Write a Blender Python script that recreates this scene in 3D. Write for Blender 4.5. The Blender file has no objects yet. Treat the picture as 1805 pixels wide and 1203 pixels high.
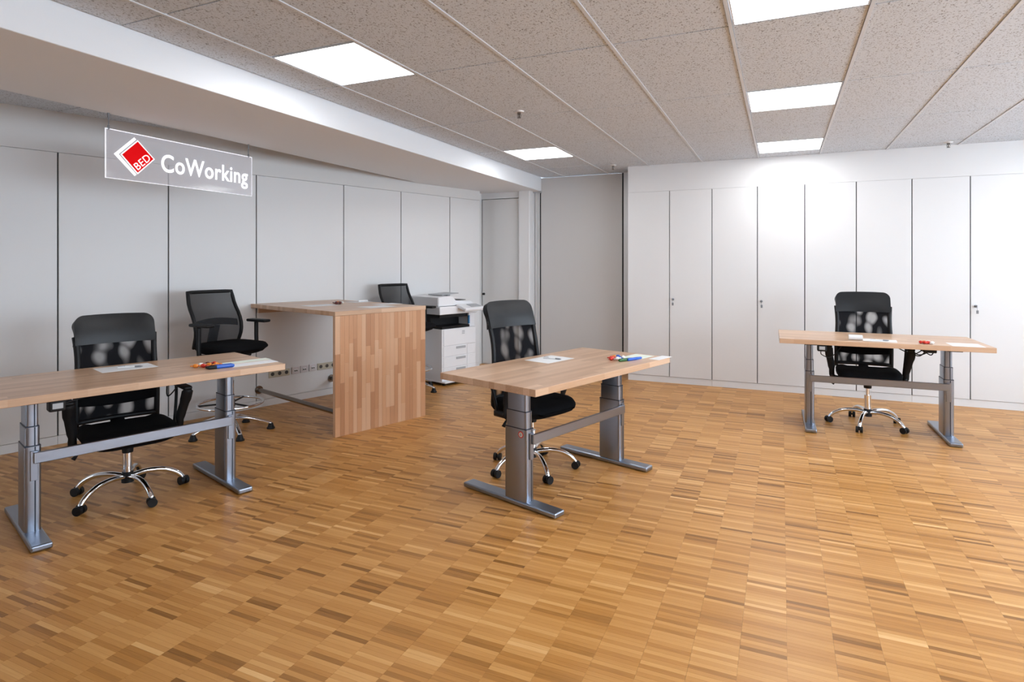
import bpy, bmesh, math, random
from mathutils import Vector, Matrix
random.seed(7)
sc = bpy.context.scene
COL = sc.collection
R = math.radians

# ------------------------------------------------------------------ camera, world, light, exposure
CAMH, YAW, FPX, HORY = 1.424, 24.223, 1055.38, 466.15
cam_d = bpy.data.cameras.new('camera')
cam_d.sensor_width = 36.0
cam_d.lens = FPX / 1805 * 36.0
cam_d.shift_y = -(601.5 - HORY) / 1805
cam_d.clip_start = 0.05
cam = bpy.data.objects.new('camera', cam_d)
cam.location = (0, 0, CAMH)
cam.rotation_euler = (R(90), 0, R(YAW))
COL.objects.link(cam)
sc.camera = cam

SKY = 13.0            # brightness of the overcast sky outside the windows
PANEL = 10.0         # emission of the ceiling light panels
sc.view_settings.view_transform = 'Standard'
sc.view_settings.look = 'None'
sc.view_settings.exposure = 0.39
sc.view_settings.gamma = 1.0
sc.view_settings.use_curve_mapping = False

wd = bpy.data.worlds.new('world')
sc.world = wd
wd.use_nodes = True
wd.node_tree.nodes['Background'].inputs[0].default_value = (0.74, 0.87, 1.0, 1)
wd.node_tree.nodes['Background'].inputs[1].default_value = SKY

# ------------------------------------------------------------------ room numbers (metres)
ZC = 2.624                                   # ceiling
ZB = 2.436                                   # underside of the beam
BX0, BX1 = -4.12, -3.04                      # beam
YR = 7.32                                    # cabinet wall
XW, YBACK = 4.2, -2.6                        # window wall, wall behind the camera
W0 = Vector((-5.31, 2.50)); WD = Vector((0.2935, 0.9560)).normalized()   # left panelled wall
WN = Vector((WD.y, -WD.x))                   # its normal, into the room

# windows in the wall on the right, outside the frame: portals for the sky light
WINS = [(-0.4, 1.4), (1.7, 3.5), (3.8, 5.2), (5.5, 6.4)]
for i, (a, b) in enumerate(WINS):
    ld = bpy.data.lights.new('window_portal', 'AREA')
    ld.shape = 'RECTANGLE'; ld.size = b - a; ld.size_y = 1.5
    ld.cycles.is_portal = True
    lo = bpy.data.objects.new('window_portal', ld)
    lo.location = (XW + 0.02, (a + b) / 2, 1.65)
    lo.rotation_euler = (R(90), 0, R(90))
    COL.objects.link(lo)

# ------------------------------------------------------------------ materials
def nt(name):
    m = bpy.data.materials.new(name); m.use_nodes = True
    t = m.node_tree
    return m, t, t.nodes['Principled BSDF']
def N(t, typ, **kw):
    n = t.nodes.new(typ)
    for k, v in kw.items():
        if k.startswith('i_'):
            key = k[2:]
            n.inputs[int(key) if key.isdigit() else key.replace('_', ' ')].default_value = v
        else:
            setattr(n, k, v)
    return n
def plain(name, col, rough=0.5, metal=0.0, bump=0.0, bscale=200, spec=None, var=0.0):
    m, t, b = nt(name)
    b.inputs['Base Color'].default_value = (*col, 1)
    b.inputs['Roughness'].default_value = rough
    b.inputs['Metallic'].default_value = metal
    if spec is not None: b.inputs['Specular IOR Level'].default_value = spec
    if bump or var:
        tc = N(t, 'ShaderNodeTexCoord')
        no = N(t, 'ShaderNodeTexNoise', i_Scale=bscale, i_Detail=3.0)
        t.links.new(tc.outputs['Object'], no.inputs['Vector'])
        if bump:
            bp = N(t, 'ShaderNodeBump', i_Strength=bump, i_Distance=0.002)
            t.links.new(no.outputs['Fac'], bp.inputs['Height']); t.links.new(bp.outputs[0], b.inputs['Normal'])
        if var:
            mx = N(t, 'ShaderNodeMix', data_type='RGBA')
            mx.inputs[6].default_value = (*[c * (1 - var) for c in col], 1)
            mx.inputs[7].default_value = (*[min(1, c * (1 + var)) for c in col], 1)
            t.links.new(no.outputs['Fac'], mx.inputs[0]); t.links.new(mx.outputs[2], b.inputs['Base Color'])
    return m
def emit(name, col, s):
    m, t, b = nt(name)
    b.inputs['Base Color'].default_value = (*col, 1)
    b.inputs['Emission Color'].default_value = (*col, 1)
    b.inputs['Emission Strength'].default_value = s
    return m

M = {}
M['white_paint'] = plain('white_paint', (0.74, 0.74, 0.745), 0.6, bump=0.05, bscale=300)
M['laminate'] = plain('white_laminate', (0.73, 0.73, 0.735), 0.42, bump=0.02, bscale=60)
M['laminate_warm'] = plain('warm_white_laminate', (0.70, 0.695, 0.69), 0.4, bump=0.02, bscale=60)
M['grey_panel'] = plain('grey_partition', (0.60, 0.59, 0.585), 0.5, bump=0.03, bscale=120)
M['seam'] = plain('dark_seam', (0.10, 0.10, 0.11), 0.8)
M['black_seam'] = plain('black_rubber_seal', (0.012, 0.012, 0.012), 0.6)
M['alu'] = plain('aluminium', (0.68, 0.68, 0.69), 0.5, 0.3)
M['beam'] = plain('beam_plaster', (0.78, 0.80, 0.83), 0.8, bump=0.25, bscale=250)
M['chrome'] = plain('chrome', (0.80, 0.81, 0.83), 0.10, 1.0)
M['steel'] = plain('brushed_steel', (0.27, 0.235, 0.21), 0.26, 1.0)
M['desk_metal'] = plain('silver_powder_coat', (0.30, 0.33, 0.39), 0.30, 1.0, bump=0.04, bscale=900)
M['groove'] = plain('dark_groove', (0.03, 0.04, 0.06), 0.4, 0.5)
M['black_plastic'] = plain('black_plastic', (0.006, 0.006, 0.007), 0.5, spec=0.3)
M['leather'] = plain('black_leather', (0.007, 0.008, 0.010), 0.42, bump=0.25, bscale=180, spec=0.35)
M['fabric'] = plain('black_fabric', (0.006, 0.006, 0.007), 0.9, bump=0.4, bscale=700, spec=0.1)
M['printer'] = plain('printer_white', (0.78, 0.78, 0.80), 0.4)
M['printer_grey'] = plain('printer_grey', (0.40, 0.41, 0.43), 0.45)
M['dark_glass'] = plain('dark_glass', (0.02, 0.025, 0.03), 0.15)
M['blue'] = plain('blue_plastic', (0.01, 0.10, 0.50), 0.3)
M['ltblue'] = plain('status_blue', (0.05, 0.20, 0.42), 0.3)
M['green'] = plain('green_plastic', (0.03, 0.12, 0.03), 0.35)
M['red'] = plain('red_wrapper', (0.62, 0.03, 0.015), 0.3)
M['orange'] = plain('orange_wrapper', (0.80, 0.25, 0.03), 0.3)
M['whitewrap'] = plain('white_wrapper', (0.80, 0.78, 0.74), 0.3)
M['maroon'] = plain('maroon_wrapper', (0.12, 0.02, 0.02), 0.3)
M['paper'] = plain('paper', (0.82, 0.83, 0.85), 0.8)
M['paper_green'] = plain('pale_green_paper', (0.78, 0.84, 0.76), 0.8)
M['pen_white'] = plain('pen_white', (0.75, 0.75, 0.76), 0.3)
M['pen_grey'] = plain('pen_grey', (0.20, 0.21, 0.23), 0.3)
M['cream'] = plain('cream_plastic', (0.75, 0.66, 0.48), 0.4)
M['socket'] = plain('socket_beige', (0.52, 0.48, 0.38), 0.4)
M['data'] = plain('data_outlet_white', (0.66, 0.62, 0.64), 0.35)
M['dark_hole'] = plain('socket_hole', (0.05, 0.045, 0.04), 0.6)
M['window_frame'] = plain('window_frame', (0.7, 0.7, 0.7), 0.4)
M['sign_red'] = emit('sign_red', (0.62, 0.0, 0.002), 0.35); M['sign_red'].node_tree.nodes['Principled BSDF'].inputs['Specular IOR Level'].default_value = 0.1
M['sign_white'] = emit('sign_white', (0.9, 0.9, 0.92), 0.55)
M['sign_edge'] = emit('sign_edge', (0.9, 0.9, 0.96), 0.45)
M['diffuser'] = emit('light_diffuser', (0.97, 0.985, 1.0), PANEL)

def glassy(name, tint, fac, rough=0.05):
    m, t, b = nt(name)
    out = t.nodes['Material Output']
    tr = N(t, 'ShaderNodeBsdfTransparent'); tr.inputs[0].default_value = (1, 1, 1, 1)
    b.inputs['Base Color'].default_value = (*tint, 1); b.inputs['Roughness'].default_value = rough
    mx = N(t, 'ShaderNodeMixShader', i_0=fac)
    t.links.new(tr.outputs[0], mx.inputs[1]); t.links.new(b.outputs[0], mx.inputs[2])
    t.links.new(mx.outputs[0], out.inputs[0])
    return m
M['acrylic'] = glassy('clear_acrylic', (0.72, 0.71, 0.76), 0.30)
M['window_glass'] = glassy('window_glass', (0.6, 0.65, 0.65), 0.06)
M['stool_mesh'] = glassy('grey_mesh_fabric', (0.012, 0.013, 0.016), 0.83, 0.8)

# chair mesh: dark net with a woven pattern of thinner spots
m, t, b = nt('black_net_fabric'); out = t.nodes['Material Output']
b.inputs['Base Color'].default_value = (0.006, 0.006, 0.008, 1); b.inputs['Roughness'].default_value = 0.8; b.inputs['Specular IOR Level'].default_value = 0.1
tc = N(t, 'ShaderNodeTexCoord')
mp = N(t, 'ShaderNodeMapping'); mp.inputs['Scale'].default_value = (13, 1.0, 7.5); mp.inputs['Rotation'].default_value = (0, R(24), 0)
no = N(t, 'ShaderNodeTexNoise', i_Scale=5.0, i_Detail=1.0)
ad = N(t, 'ShaderNodeVectorMath', operation='MULTIPLY_ADD'); ad.inputs[1].default_value = (1.1, 1.1, 1.1)
vo = N(t, 'ShaderNodeTexVoronoi', feature='SMOOTH_F1', i_Scale=1.0); vo.inputs['Smoothness'].default_value = 0.35
rp = N(t, 'ShaderNodeMapRange', i_1=0.16, i_2=0.58, i_3=0.44, i_4=0.995); rp.interpolation_type = 'SMOOTHSTEP'
tr = N(t, 'ShaderNodeBsdfTransparent'); tr.inputs[0].default_value = (1, 1, 1, 1)
mx = N(t, 'ShaderNodeMixShader')
t.links.new(tc.outputs['Object'], mp.inputs[0]); t.links.new(tc.outputs['Object'], no.inputs['Vector'])
t.links.new(no.outputs['Color'], ad.inputs[0]); t.links.new(mp.outputs[0], ad.inputs[2])
t.links.new(ad.outputs[0], vo.inputs['Vector']); t.links.new(vo.outputs['Distance'], rp.inputs[0])
t.links.new(rp.outputs[0], mx.inputs[0]); t.links.new(tr.outputs[0], mx.inputs[1]); t.links.new(b.outputs[0], mx.inputs[2])
t.links.new(mx.outputs[0], out.inputs[0])
M['net'] = m

# butcher-block table tops: staves along local X
m, t, b = nt('beech_block_top')
tc = N(t, 'ShaderNodeTexCoord'); sp = N(t, 'ShaderNodeSeparateXYZ'); t.links.new(tc.outputs['Object'], sp.inputs[0])
row = N(t, 'ShaderNodeMath', operation='MULTIPLY', i_1=1 / 0.043); t.links.new(sp.outputs[1], row.inputs[0])
rowf = N(t, 'ShaderNodeMath', operation='FLOOR'); t.links.new(row.outputs[0], rowf.inputs[0])
wn = N(t, 'ShaderNodeTexWhiteNoise', noise_dimensions='1D'); t.links.new(rowf.outputs[0], wn.inputs['W'])
off = N(t, 'ShaderNodeMath', operation='MULTIPLY_ADD', i_1=1 / 0.55); t.links.new(sp.outputs[0], off.inputs[0]); t.links.new(wn.outputs[0], off.inputs[2])
colf = N(t, 'ShaderNodeMath', operation='FLOOR'); t.links.new(off.outputs[0], colf.inputs[0])
cb = N(t, 'ShaderNodeCombineXYZ'); t.links.new(rowf.outputs[0], cb.inputs[0]); t.links.new(colf.outputs[0], cb.inputs[1])
w2 = N(t, 'ShaderNodeTexWhiteNoise', noise_dimensions='3D'); t.links.new(cb.outputs[0], w2.inputs['Vector'])
mp = N(t, 'ShaderNodeMapping'); mp.inputs['Scale'].default_value = (2.5, 60, 60); t.links.new(tc.outputs['Object'], mp.inputs[0])
gr = N(t, 'ShaderNodeTexNoise', i_Scale=2.0, i_Detail=4.0); t.links.new(mp.outputs[0], gr.inputs['Vector'])
sm = N(t, 'ShaderNodeMath', operation='MULTIPLY_ADD', i_1=0.45); t.links.new(gr.outputs['Fac'], sm.inputs[0])
s2 = N(t, 'ShaderNodeMath', operation='MULTIPLY', i_1=0.62); t.links.new(w2.outputs[0], s2.inputs[0]); t.links.new(s2.outputs[0], sm.inputs[2])
cr = N(t, 'ShaderNodeValToRGB'); e = cr.color_ramp.elements
e[0].position = 0.1; e[0].color = (0.46, 0.27, 0.155, 1); e[1].position = 0.95; e[1].color = (0.72, 0.50, 0.345, 1)
t.links.new(sm.outputs[0], cr.inputs[0]); t.links.new(cr.outputs[0], b.inputs['Base Color'])
b.inputs['Roughness'].default_value = 0.33
M['wood_top'] = m

# single staves (front of the high table): tint per object
m, t, b = nt('beech_stave')
oi = N(t, 'ShaderNodeObjectInfo'); tc = N(t, 'ShaderNodeTexCoord')
mp = N(t, 'ShaderNodeMapping'); mp.inputs['Scale'].default_value = (60, 60, 2.5); t.links.new(tc.outputs['Object'], mp.inputs[0])
ofs = N(t, 'ShaderNodeVectorMath', operation='MULTIPLY_ADD'); t.links.new(oi.outputs['Random'], ofs.inputs[0]); ofs.inputs[1].default_value = (37, 51, 23); t.links.new(mp.outputs[0], ofs.inputs[2])
gr = N(t, 'ShaderNodeTexNoise', i_Scale=2.0, i_Detail=4.0); t.links.new(ofs.outputs[0], gr.inputs['Vector'])
sm = N(t, 'ShaderNodeMath', operation='MULTIPLY_ADD', i_1=0.3); t.links.new(gr.outputs['Fac'], sm.inputs[0])
s2 = N(t, 'ShaderNodeMath', operation='MULTIPLY', i_1=0.85); t.links.new(oi.outputs['Random'], s2.inputs[0]); t.links.new(s2.outputs[0], sm.inputs[2])
cr = N(t, 'ShaderNodeValToRGB'); e = cr.color_ramp.elements
e[0].position = 0.05; e[0].color = (0.42, 0.20, 0.095, 1); e[1].position = 0.95; e[1].color = (0.68, 0.43, 0.27, 1)
k = cr.color_ramp.elements.new(0.5); k.color = (0.60, 0.32, 0.17, 1)
t.links.new(sm.outputs[0], cr.inputs[0]); t.links.new(cr.outputs[0], b.inputs['Base Color'])
b.inputs['Roughness'].default_value = 0.35
M['stave'] = m

# parquet
m, t, b = nt('oak_mosaic_parquet')
at = N(t, 'ShaderNodeAttribute', attribute_name='tint')
geo = N(t, 'ShaderNodeNewGeometry')
mp = N(t, 'ShaderNodeMapping'); mp.inputs['Scale'].default_value = (9, 170, 1); t.links.new(geo.outputs['Position'], mp.inputs[0])
gr = N(t, 'ShaderNodeTexNoise', i_Scale=1.0, i_Detail=4.0, i_Roughness=0.6); t.links.new(mp.outputs[0], gr.inputs['Vector'])
sm = N(t, 'ShaderNodeMath', operation='MULTIPLY_ADD', i_1=0.30); t.links.new(gr.outputs['Fac'], sm.inputs[0]); t.links.new(at.outputs['Fac'], sm.inputs[2])
cr = N(t, 'ShaderNodeValToRGB'); e = cr.color_ramp.elements
e[0].position = 0.08; e[0].color = (0.19, 0.074, 0.010, 1); e[1].position = 1.05 if False else 1.0; e[1].color = (0.76, 0.45, 0.185, 1)
k = cr.color_ramp.elements.new(0.40); k.color = (0.465, 0.207, 0.048, 1)
k = cr.color_ramp.elements.new(0.72); k.color = (0.60, 0.305, 0.095, 1)
t.links.new(sm.outputs[0], cr.inputs[0]); t.links.new(cr.outputs[0], b.inputs['Base Color'])
b.inputs['Roughness'].default_value = 0.36; b.inputs['Specular IOR Level'].default_value = 0.4
M['parquet'] = m
M['floor_joint'] = plain('floor_joint', (0.28, 0.14, 0.045), 0.7)

# ceiling tile: mineral fibre with pits
m, t, b = nt('mineral_fibre_tile')
tc = N(t, 'ShaderNodeNewGeometry')
mp = N(t, 'ShaderNodeMapping'); mp.inputs['Scale'].default_value = (125, 80, 1); t.links.new(tc.outputs['Position'], mp.inputs[0])
n1 = N(t, 'ShaderNodeTexNoise', i_Scale=1.0, i_Detail=2.5, i_Roughness=0.6, i_Distortion=0.6); t.links.new(mp.outputs[0], n1.inputs['Vector'])
cr = N(t, 'ShaderNodeValToRGB'); e = cr.color_ramp.elements
e[0].position = 0.33; e[0].color = (0.24, 0.25, 0.27, 1); e[1].position = 0.45; e[1].color = (0.65, 0.705, 0.775, 1)
t.links.new(n1.outputs['Fac'], cr.inputs[0]); t.links.new(cr.outputs[0], b.inputs['Base Color'])
bp = N(t, 'ShaderNodeBump', i_Strength=0.4, i_Distance=0.004); t.links.new(n1.outputs['Fac'], bp.inputs['Height']); t.links.new(bp.outputs[0], b.inputs['Normal'])
b.inputs['Roughness'].default_value = 0.95; b.inputs['Specular IOR Level'].default_value = 0.1
M['tile'] = m
M['tbar'] = plain('grid_bar_white', (0.64, 0.67, 0.71), 0.5)

# ------------------------------------------------------------------ helpers
def bx(bm, c, s, rot=None, bev=0.0, seg=2):
    r = bmesh.ops.create_cube(bm, size=1.0)
    vs = r['verts']
    for v in vs:
        v.co = Vector((v.co.x * s[0], v.co.y * s[1], v.co.z * s[2]))
    if bev > 0:
        es = list({e for v in vs for e in v.link_edges})
        rr = bmesh.ops.bevel(bm, geom=es, offset=bev, segments=seg, profile=0.5, affect='EDGES')
        vs = list({v for f in rr['faces'] for v in f.verts} | {v for v in vs if v.is_valid})
    mt = Matrix.Translation(c) @ (rot if rot is not None else Matrix.Identity(4))
    for v in vs: v.co = mt @ v.co
    return vs
def box(bm, x0, x1, y0, y1, z0, z1, bev=0.0, seg=2):
    return bx(bm, ((x0 + x1) / 2, (y0 + y1) / 2, (z0 + z1) / 2), (x1 - x0, y1 - y0, z1 - z0), None, bev, seg)
def cyl(bm, p0, p1, r0, r1=None, n=16, cap=True):
    p0, p1 = Vector(p0), Vector(p1); r1 = r0 if r1 is None else r1
    d = p1 - p0
    q = d.to_track_quat('Z', 'Y').to_matrix().to_4x4()
    r = bmesh.ops.create_cone(bm, cap_ends=cap, cap_tris=False, segments=n, radius1=r0, radius2=r1, depth=d.length)
    mt = Matrix.Translation((p0 + p1) / 2) @ q
    for v in r['verts']: v.co = mt @ v.co
    return r['verts']
def tube(bm, pts, rad, n=10, close=False, flat=None):
    """swept tube; rad a number or list; flat=(a,b) scales the section"""
    pts = [Vector(p) for p in pts]; k = len(pts)
    rs = rad if isinstance(rad, (list, tuple)) else [rad] * k
    rings = []; up = Vector((0, 0, 1))
    prev = None
    for i, p in enumerate(pts):
        if close: d = pts[(i + 1) % k] - pts[i - 1]
        else: d = pts[min(i + 1, k - 1)] - pts[max(i - 1, 0)]
        d.normalize()
        a = up if abs(d.dot(up)) < 0.95 else Vector((0, 1, 0))
        if prev is not None: a = prev
        s = d.cross(a).normalized(); u = s.cross(d).normalized(); prev = u
        fa, fb = flat if flat else (1, 1)
        rings.append([bm.verts.new(p + (s * math.cos(2 * math.pi * j / n) * fa + u * math.sin(2 * math.pi * j / n) * fb) * rs[i]) for j in range(n)])
    for i in range(k if close else k - 1):
        A, B = rings[i], rings[(i + 1) % k]
        for j in range(n):
            bm.faces.new((A[j], A[(j + 1) % n], B[(j + 1) % n], B[j]))
    if not close:
        bm.faces.new(list(reversed(rings[0]))); bm.faces.new(rings[-1])
def arc(pts, sub=4):
    """Catmull-Rom through points"""
    P = [Vector(p) for p in pts]; o = []
    for i in range(len(P) - 1):
        a, b, c, d = P[max(i - 1, 0)], P[i], P[i + 1], P[min(i + 2, len(P) - 1)]
        for j in range(sub):
            s = j / sub
            o.append(0.5 * ((2 * b) + (c - a) * s + (2 * a - 5 * b + 4 * c - d) * s * s + (3 * b - a - 3 * c + d) * s ** 3))
    o.append(P[-1]); return o
def mesh(name, bm, mat, smooth=None):
    bmesh.ops.recalc_face_normals(bm, faces=bm.faces)
    me = bpy.data.meshes.new(name); bm.to_mesh(me); bm.free()
    if smooth is not None:
        me.shade_smooth() if smooth is True else me.set_sharp_from_angle(angle=R(smooth))
        if smooth is not True:
            for p in me.polygons: p.use_smooth = True
    for x in (mat if isinstance(mat, (list, tuple)) else [mat]):
        me.materials.append(M[x])
    return me
def link(name, me, parent=None, loc=(0, 0, 0), rot=None):
    o = bpy.data.objects.new(name, me); COL.objects.link(o)
    if parent is not None: o.parent = parent
    o.location = loc
    if rot is not None: o.rotation_euler = rot
    return o
def obj(name, bm, mat, parent=None, smooth=None, loc=(0, 0, 0), rot=None):
    return link(name, mesh(name, bm, mat, smooth), parent, loc, rot)
def B(): return bmesh.new()
def tag(o, label, cat, group=None):
    o['label'] = label; o['category'] = cat
    if group: o['group'] = group
    return o
def struct(o): o['kind'] = 'structure'; return o
def thing(name, label, cat, loc=(0, 0, 0), rz=0.0, group=None):
    o = bpy.data.objects.new(name, None); COL.objects.link(o)
    o.empty_display_size = 0.1
    o.location = loc; o.rotation_euler = (0, 0, rz)
    return tag(o, label, cat, group)
def copy_tree(o, parent=None):
    c = o.copy(); COL.objects.link(c); c.parent = parent
    for ch in [x for x in o.children]: copy_tree(ch, c)
    return c
def simple_box(name, x0, x1, y0, y1, z0, z1, mat, parent=None, bev=0.0):
    bm = B(); box(bm, x0, x1, y0, y1, z0, z1, bev); return obj(name, bm, mat, parent)

# ------------------------------------------------------------------ floor: oak mosaic parquet
fl = struct(simple_box('floor', -6.6, XW, YBACK, 8.2, -0.06, -0.004, 'floor_joint'))
SL, SW, J = 0.160, 0.0222, 0.00025
cy_, sy_ = math.cos(R(YAW)), math.sin(R(YAW))
def pix(x, y, z=0.0):
    dep = -sy_ * x + cy_ * y; lat = cy_ * x + sy_ * y
    if dep < 0.3: return None
    return 902.5 + FPX * lat / dep, HORY - FPX * (z - CAMH) / dep, dep
rng = random.Random(11)
strips = []
i0, i1 = int(-6.4 / SL), int(4.2 / SL)
for i in range(i0, i1):
    xa = 0.019 + i * SL; xb = xa + SL
    yo = rng.random() * SW
    blk = 0.5
    nrow = int((8.0 - YBACK) / SW)
    sh = rng.randrange(7)
    for j in range(nrow):
        if (j + sh) % 7 == 0: blk = rng.gauss(0.36, 0.05)
        ya = YBACK + yo + j * SW
        xm, ym = (xa + xb) / 2, ya + SW / 2
        wx = W0.x + (ym - W0.y) * WD.x / WD.y
        if xm < wx - 0.25: continue
        tn = blk + rng.gauss(0, 0.14)
        if rng.random() < 0.045: tn -= 0.25
        strips.append((xa, xb, ya, ya + SW, min(0.85, max(0.0, tn))))
vis = []
for k, s in enumerate(strips):
    p = pix((s[0] + s[1]) / 2, (s[2] + s[3]) / 2)
    if p and 40 < p[0] < 1765 and p[1] < 1190: vis.append((p[2], k))
vis.sort(); near = {k for _, k in vis[:300]}
def strip_geo(lst):
    V, F, T = [], [], []
    for (xa, xb, ya, yb, tn) in lst:
        o = len(V); a, b_, c, d = xa + J, xb - J, ya + J, yb - J
        V += [(a, c, -0.004), (b_, c, -0.004), (b_, d, -0.004), (a, d, -0.004), (a, c, 0), (b_, c, 0), (b_, d, 0), (a, d, 0)]
        F += [(o + 4, o + 5, o + 6, o + 7), (o, o + 1, o + 5, o + 4), (o + 1, o + 2, o + 6, o + 5), (o + 2, o + 3, o + 7, o + 6), (o + 3, o, o + 4, o + 7)]
        T += [tn] * 5
    me = bpy.data.meshes.new('parquet'); me.from_pydata(V, [], F)
    at = me.attributes.new('tint', 'FLOAT', 'FACE'); at.data.foreach_set('value', T)
    me.materials.append(M['parquet']); return me
pf = link('parquet_field', strip_geo([s for k, s in enumerate(strips) if k not in near]), fl); pf['kind'] = 'stuff'
for k in sorted(near):
    link('parquet_strip', strip_geo([strips[k]]), fl)

# ------------------------------------------------------------------ ceiling: tiles, grid bars, beam
ce = struct(simple_box('ceiling', -6.6, XW, YBACK, 8.2, ZC + 0.03, ZC + 0.10, 'seam'))
GX0, GPX = -0.2346, 0.6186
GY0, GPY = 3.212, 1.2695
LIGHTS = [(-4, 2.592), (-4, 5.751), (0, 2.592), (0, 4.4815), (0, 6.402), (0, 0.67), (4, 2.592), (4, 5.751)]
LY = 0.615
tile_cache = {}
def tile_mesh(w, l):
    key = (round(w, 4), round(l, 4))
    if key not in tile_cache:
        bm = B(); box(bm, -w / 2, w / 2, -l / 2, l / 2, 0, 0.018); tile_cache[key] = mesh('ceiling_tile', bm, 'tile')
    return tile_cache[key]
def put_tile(x0, x1, y0, y1):
    if x1 - x0 < 0.03 or y1 - y0 < 0.03: return
    link('ceiling_tile', tile_mesh(x1 - x0 - 0.022, y1 - y0 - 0.012), ce, ((x0 + x1) / 2, (y0 + y1) / 2, ZC + 0.004))
xs = [GX0 + GPX * k for k in range(-4, 8)]
cols = [(BX1, xs[0], -5)] + [(xs[i], min(xs[i + 1], XW), i - 4) for i in range(len(xs) - 1) if xs[i] < XW]
ys = [GY0 + GPY * k for k in range(-5, 4)]
YEND = 7.80
yrows = [(max(ys[i], YBACK), min(ys[i + 1] if i + 1 < len(ys) else YEND, YEND)) for i in range(len(ys)) if ys[i] < YEND]
for (x0, x1, ci) in cols:
    lim = YEND if x0 < -1.75 else YR + 0.02
    for (y0, y1) in yrows:
        y1 = min(y1, lim)
        if y1 - y0 < 0.03 or y1 <= YBACK: continue
        segs = [(y0, y1)]
        for (lc, ly) in LIGHTS:
            if lc != ci: continue
            nseg = []
            for (a, b_) in segs:
                if ly + LY <= a + 0.02 or ly >= b_ - 0.02: nseg.append((a, b_)); continue
                if ly - a > 0.03: nseg.append((a, ly))
                if b_ - (ly + LY) > 0.03: nseg.append((ly + LY, b_))
            segs = nseg
        for (a, b_) in segs: put_tile(x0, x1, a, b_)
for k in range(0, 5):                      # strip of tiles between beam and left wall
    put_tile(BX0 - 0.62, BX0, YBACK + 0.35 + GPY * k * 1.0, YBACK + 0.35 + GPY * (k + 1))
    put_tile(BX0 - 1.24, BX0 - 0.62, YBACK + 0.35 + GPY * k, YBACK + 0.35 + GPY * (k + 1))
    put_tile(BX0 - 1.86, BX0 - 1.24, YBACK + 0.35 + GPY * k, YBACK + 0.35 + GPY * (k + 1))
    put_tile(BX0 - 2.45, BX0 - 1.86, YBACK + 0.35 + GPY * k, YBACK + 0.35 + GPY * (k + 1))
for x in xs:                               # main runners
    if x < XW: simple_box('grid_bar', x - 0.009, x + 0.009, YBACK, YEND if x < -1.75 else YR + 0.01, ZC - 0.001, ZC + 0.03, 'tbar', ce)
for y in ys:                               # cross bars
    if YBACK < y < YEND: simple_box('cross_bar', BX1, XW if y < YR else -1.73, y - 0.0035, y + 0.0035, ZC + 0.008, ZC + 0.028, 'tbar', ce)
for (lc, ly) in LIGHTS:
    x0 = GX0 + GPX * lc
    for yy in (ly, ly + LY):
        if min(abs(yy - y) for y in ys) > 0.06:
            simple_box('cross_bar', x0, x0 + GPX, yy - 0.0035, yy + 0.0035, ZC + 0.008, ZC + 0.028, 'tbar', ce)
bm = B(); box(bm, BX0, BX1, YBACK, 7.75, ZB, ZC + 0.03, 0.003, 1)
beam = struct(obj('ceiling_beam', bm, 'beam'))

names = {(-4, 2.592): 'square white ceiling light panel nearest the hanging sign',
         (-4, 5.751): 'small far ceiling light panel in front of the grey partition',
         (0, 2.592): 'large bright ceiling light panel cut by the top edge of the photo',
         (0, 4.4815): 'middle one of the three ceiling light panels in the right row',
         (0, 6.402): 'ceiling light panel closest to the white cabinet wall',
         (0, 0.67): 'ceiling light panel overhead just in front of the camera spot',
         (4, 2.592): 'ceiling light panel near the windows in the middle of the room',
         (4, 5.751): 'ceiling light panel near the windows towards the cabinets'}
bm = B(); w = GPX / 2 - 0.014; l = LY / 2 - 0.007
for (a, b_, c, d) in ((-w, w, -l, -l + 0.008), (-w, w, l - 0.008, l), (-w, -w + 0.008, -l + 0.008, l - 0.008), (w - 0.008, w, -l + 0.008, l - 0.008)):
    box(bm, a, b_, c, d, 0, 0.02)
fr_me = mesh('frame', bm, 'tbar')
bm = B(); box(bm, -w + 0.008, w - 0.008, -l + 0.008, l - 0.008, 0.004, 0.012); df_me = mesh('diffuser', bm, 'diffuser')
for (lc, ly) in LIGHTS:
    tgt = thing('ceiling_light', names[(lc, ly)], 'ceiling light', (GX0 + GPX * (lc + 0.5), ly + LY / 2, ZC), 0, 'square ceiling light panels')
    link('frame', fr_me, tgt); link('diffuser', df_me, tgt)

# sprinkler heads
def sprinkler(x, y, label):
    s = thing('sprinkler_head', label, 'sprinkler', (x, y, ZC), 0, 'ceiling sprinklers')
    bm = B(); cyl(bm, (0, 0, -0.006), (0, 0, 0.004), 0.036, 0.040, 20); obj('rosette', bm, 'alu', s, 40)
    bm = B(); cyl(bm, (0, 0, -0.022), (0, 0, -0.006), 0.014, 0.014, 12); cyl(bm, (0, 0, -0.045), (0, 0, -0.022), 0.005, 0.006, 8)
    for a in (-1, 1): tube(bm, arc([(0.010 * a, 0, -0.02), (0.014 * a, 0, -0.034), (0.004 * a, 0, -0.048)], 3), 0.0025, 6)
    obj('nozzle', bm, 'steel', s, 40)
    bm = B(); cyl(bm, (0, 0, -0.051), (0, 0, -0.048), 0.016, 0.016, 14); obj('deflector', bm, 'steel', s)
sprinkler(-1.88, 4.314, 'ceiling sprinkler head above the middle of the room')
sprinkler(-1.86, 7.12, 'ceiling sprinkler head in front of the grey partition')
sprinkler(1.50, 7.14, 'ceiling sprinkler head above the cabinet wall on the right')

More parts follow.
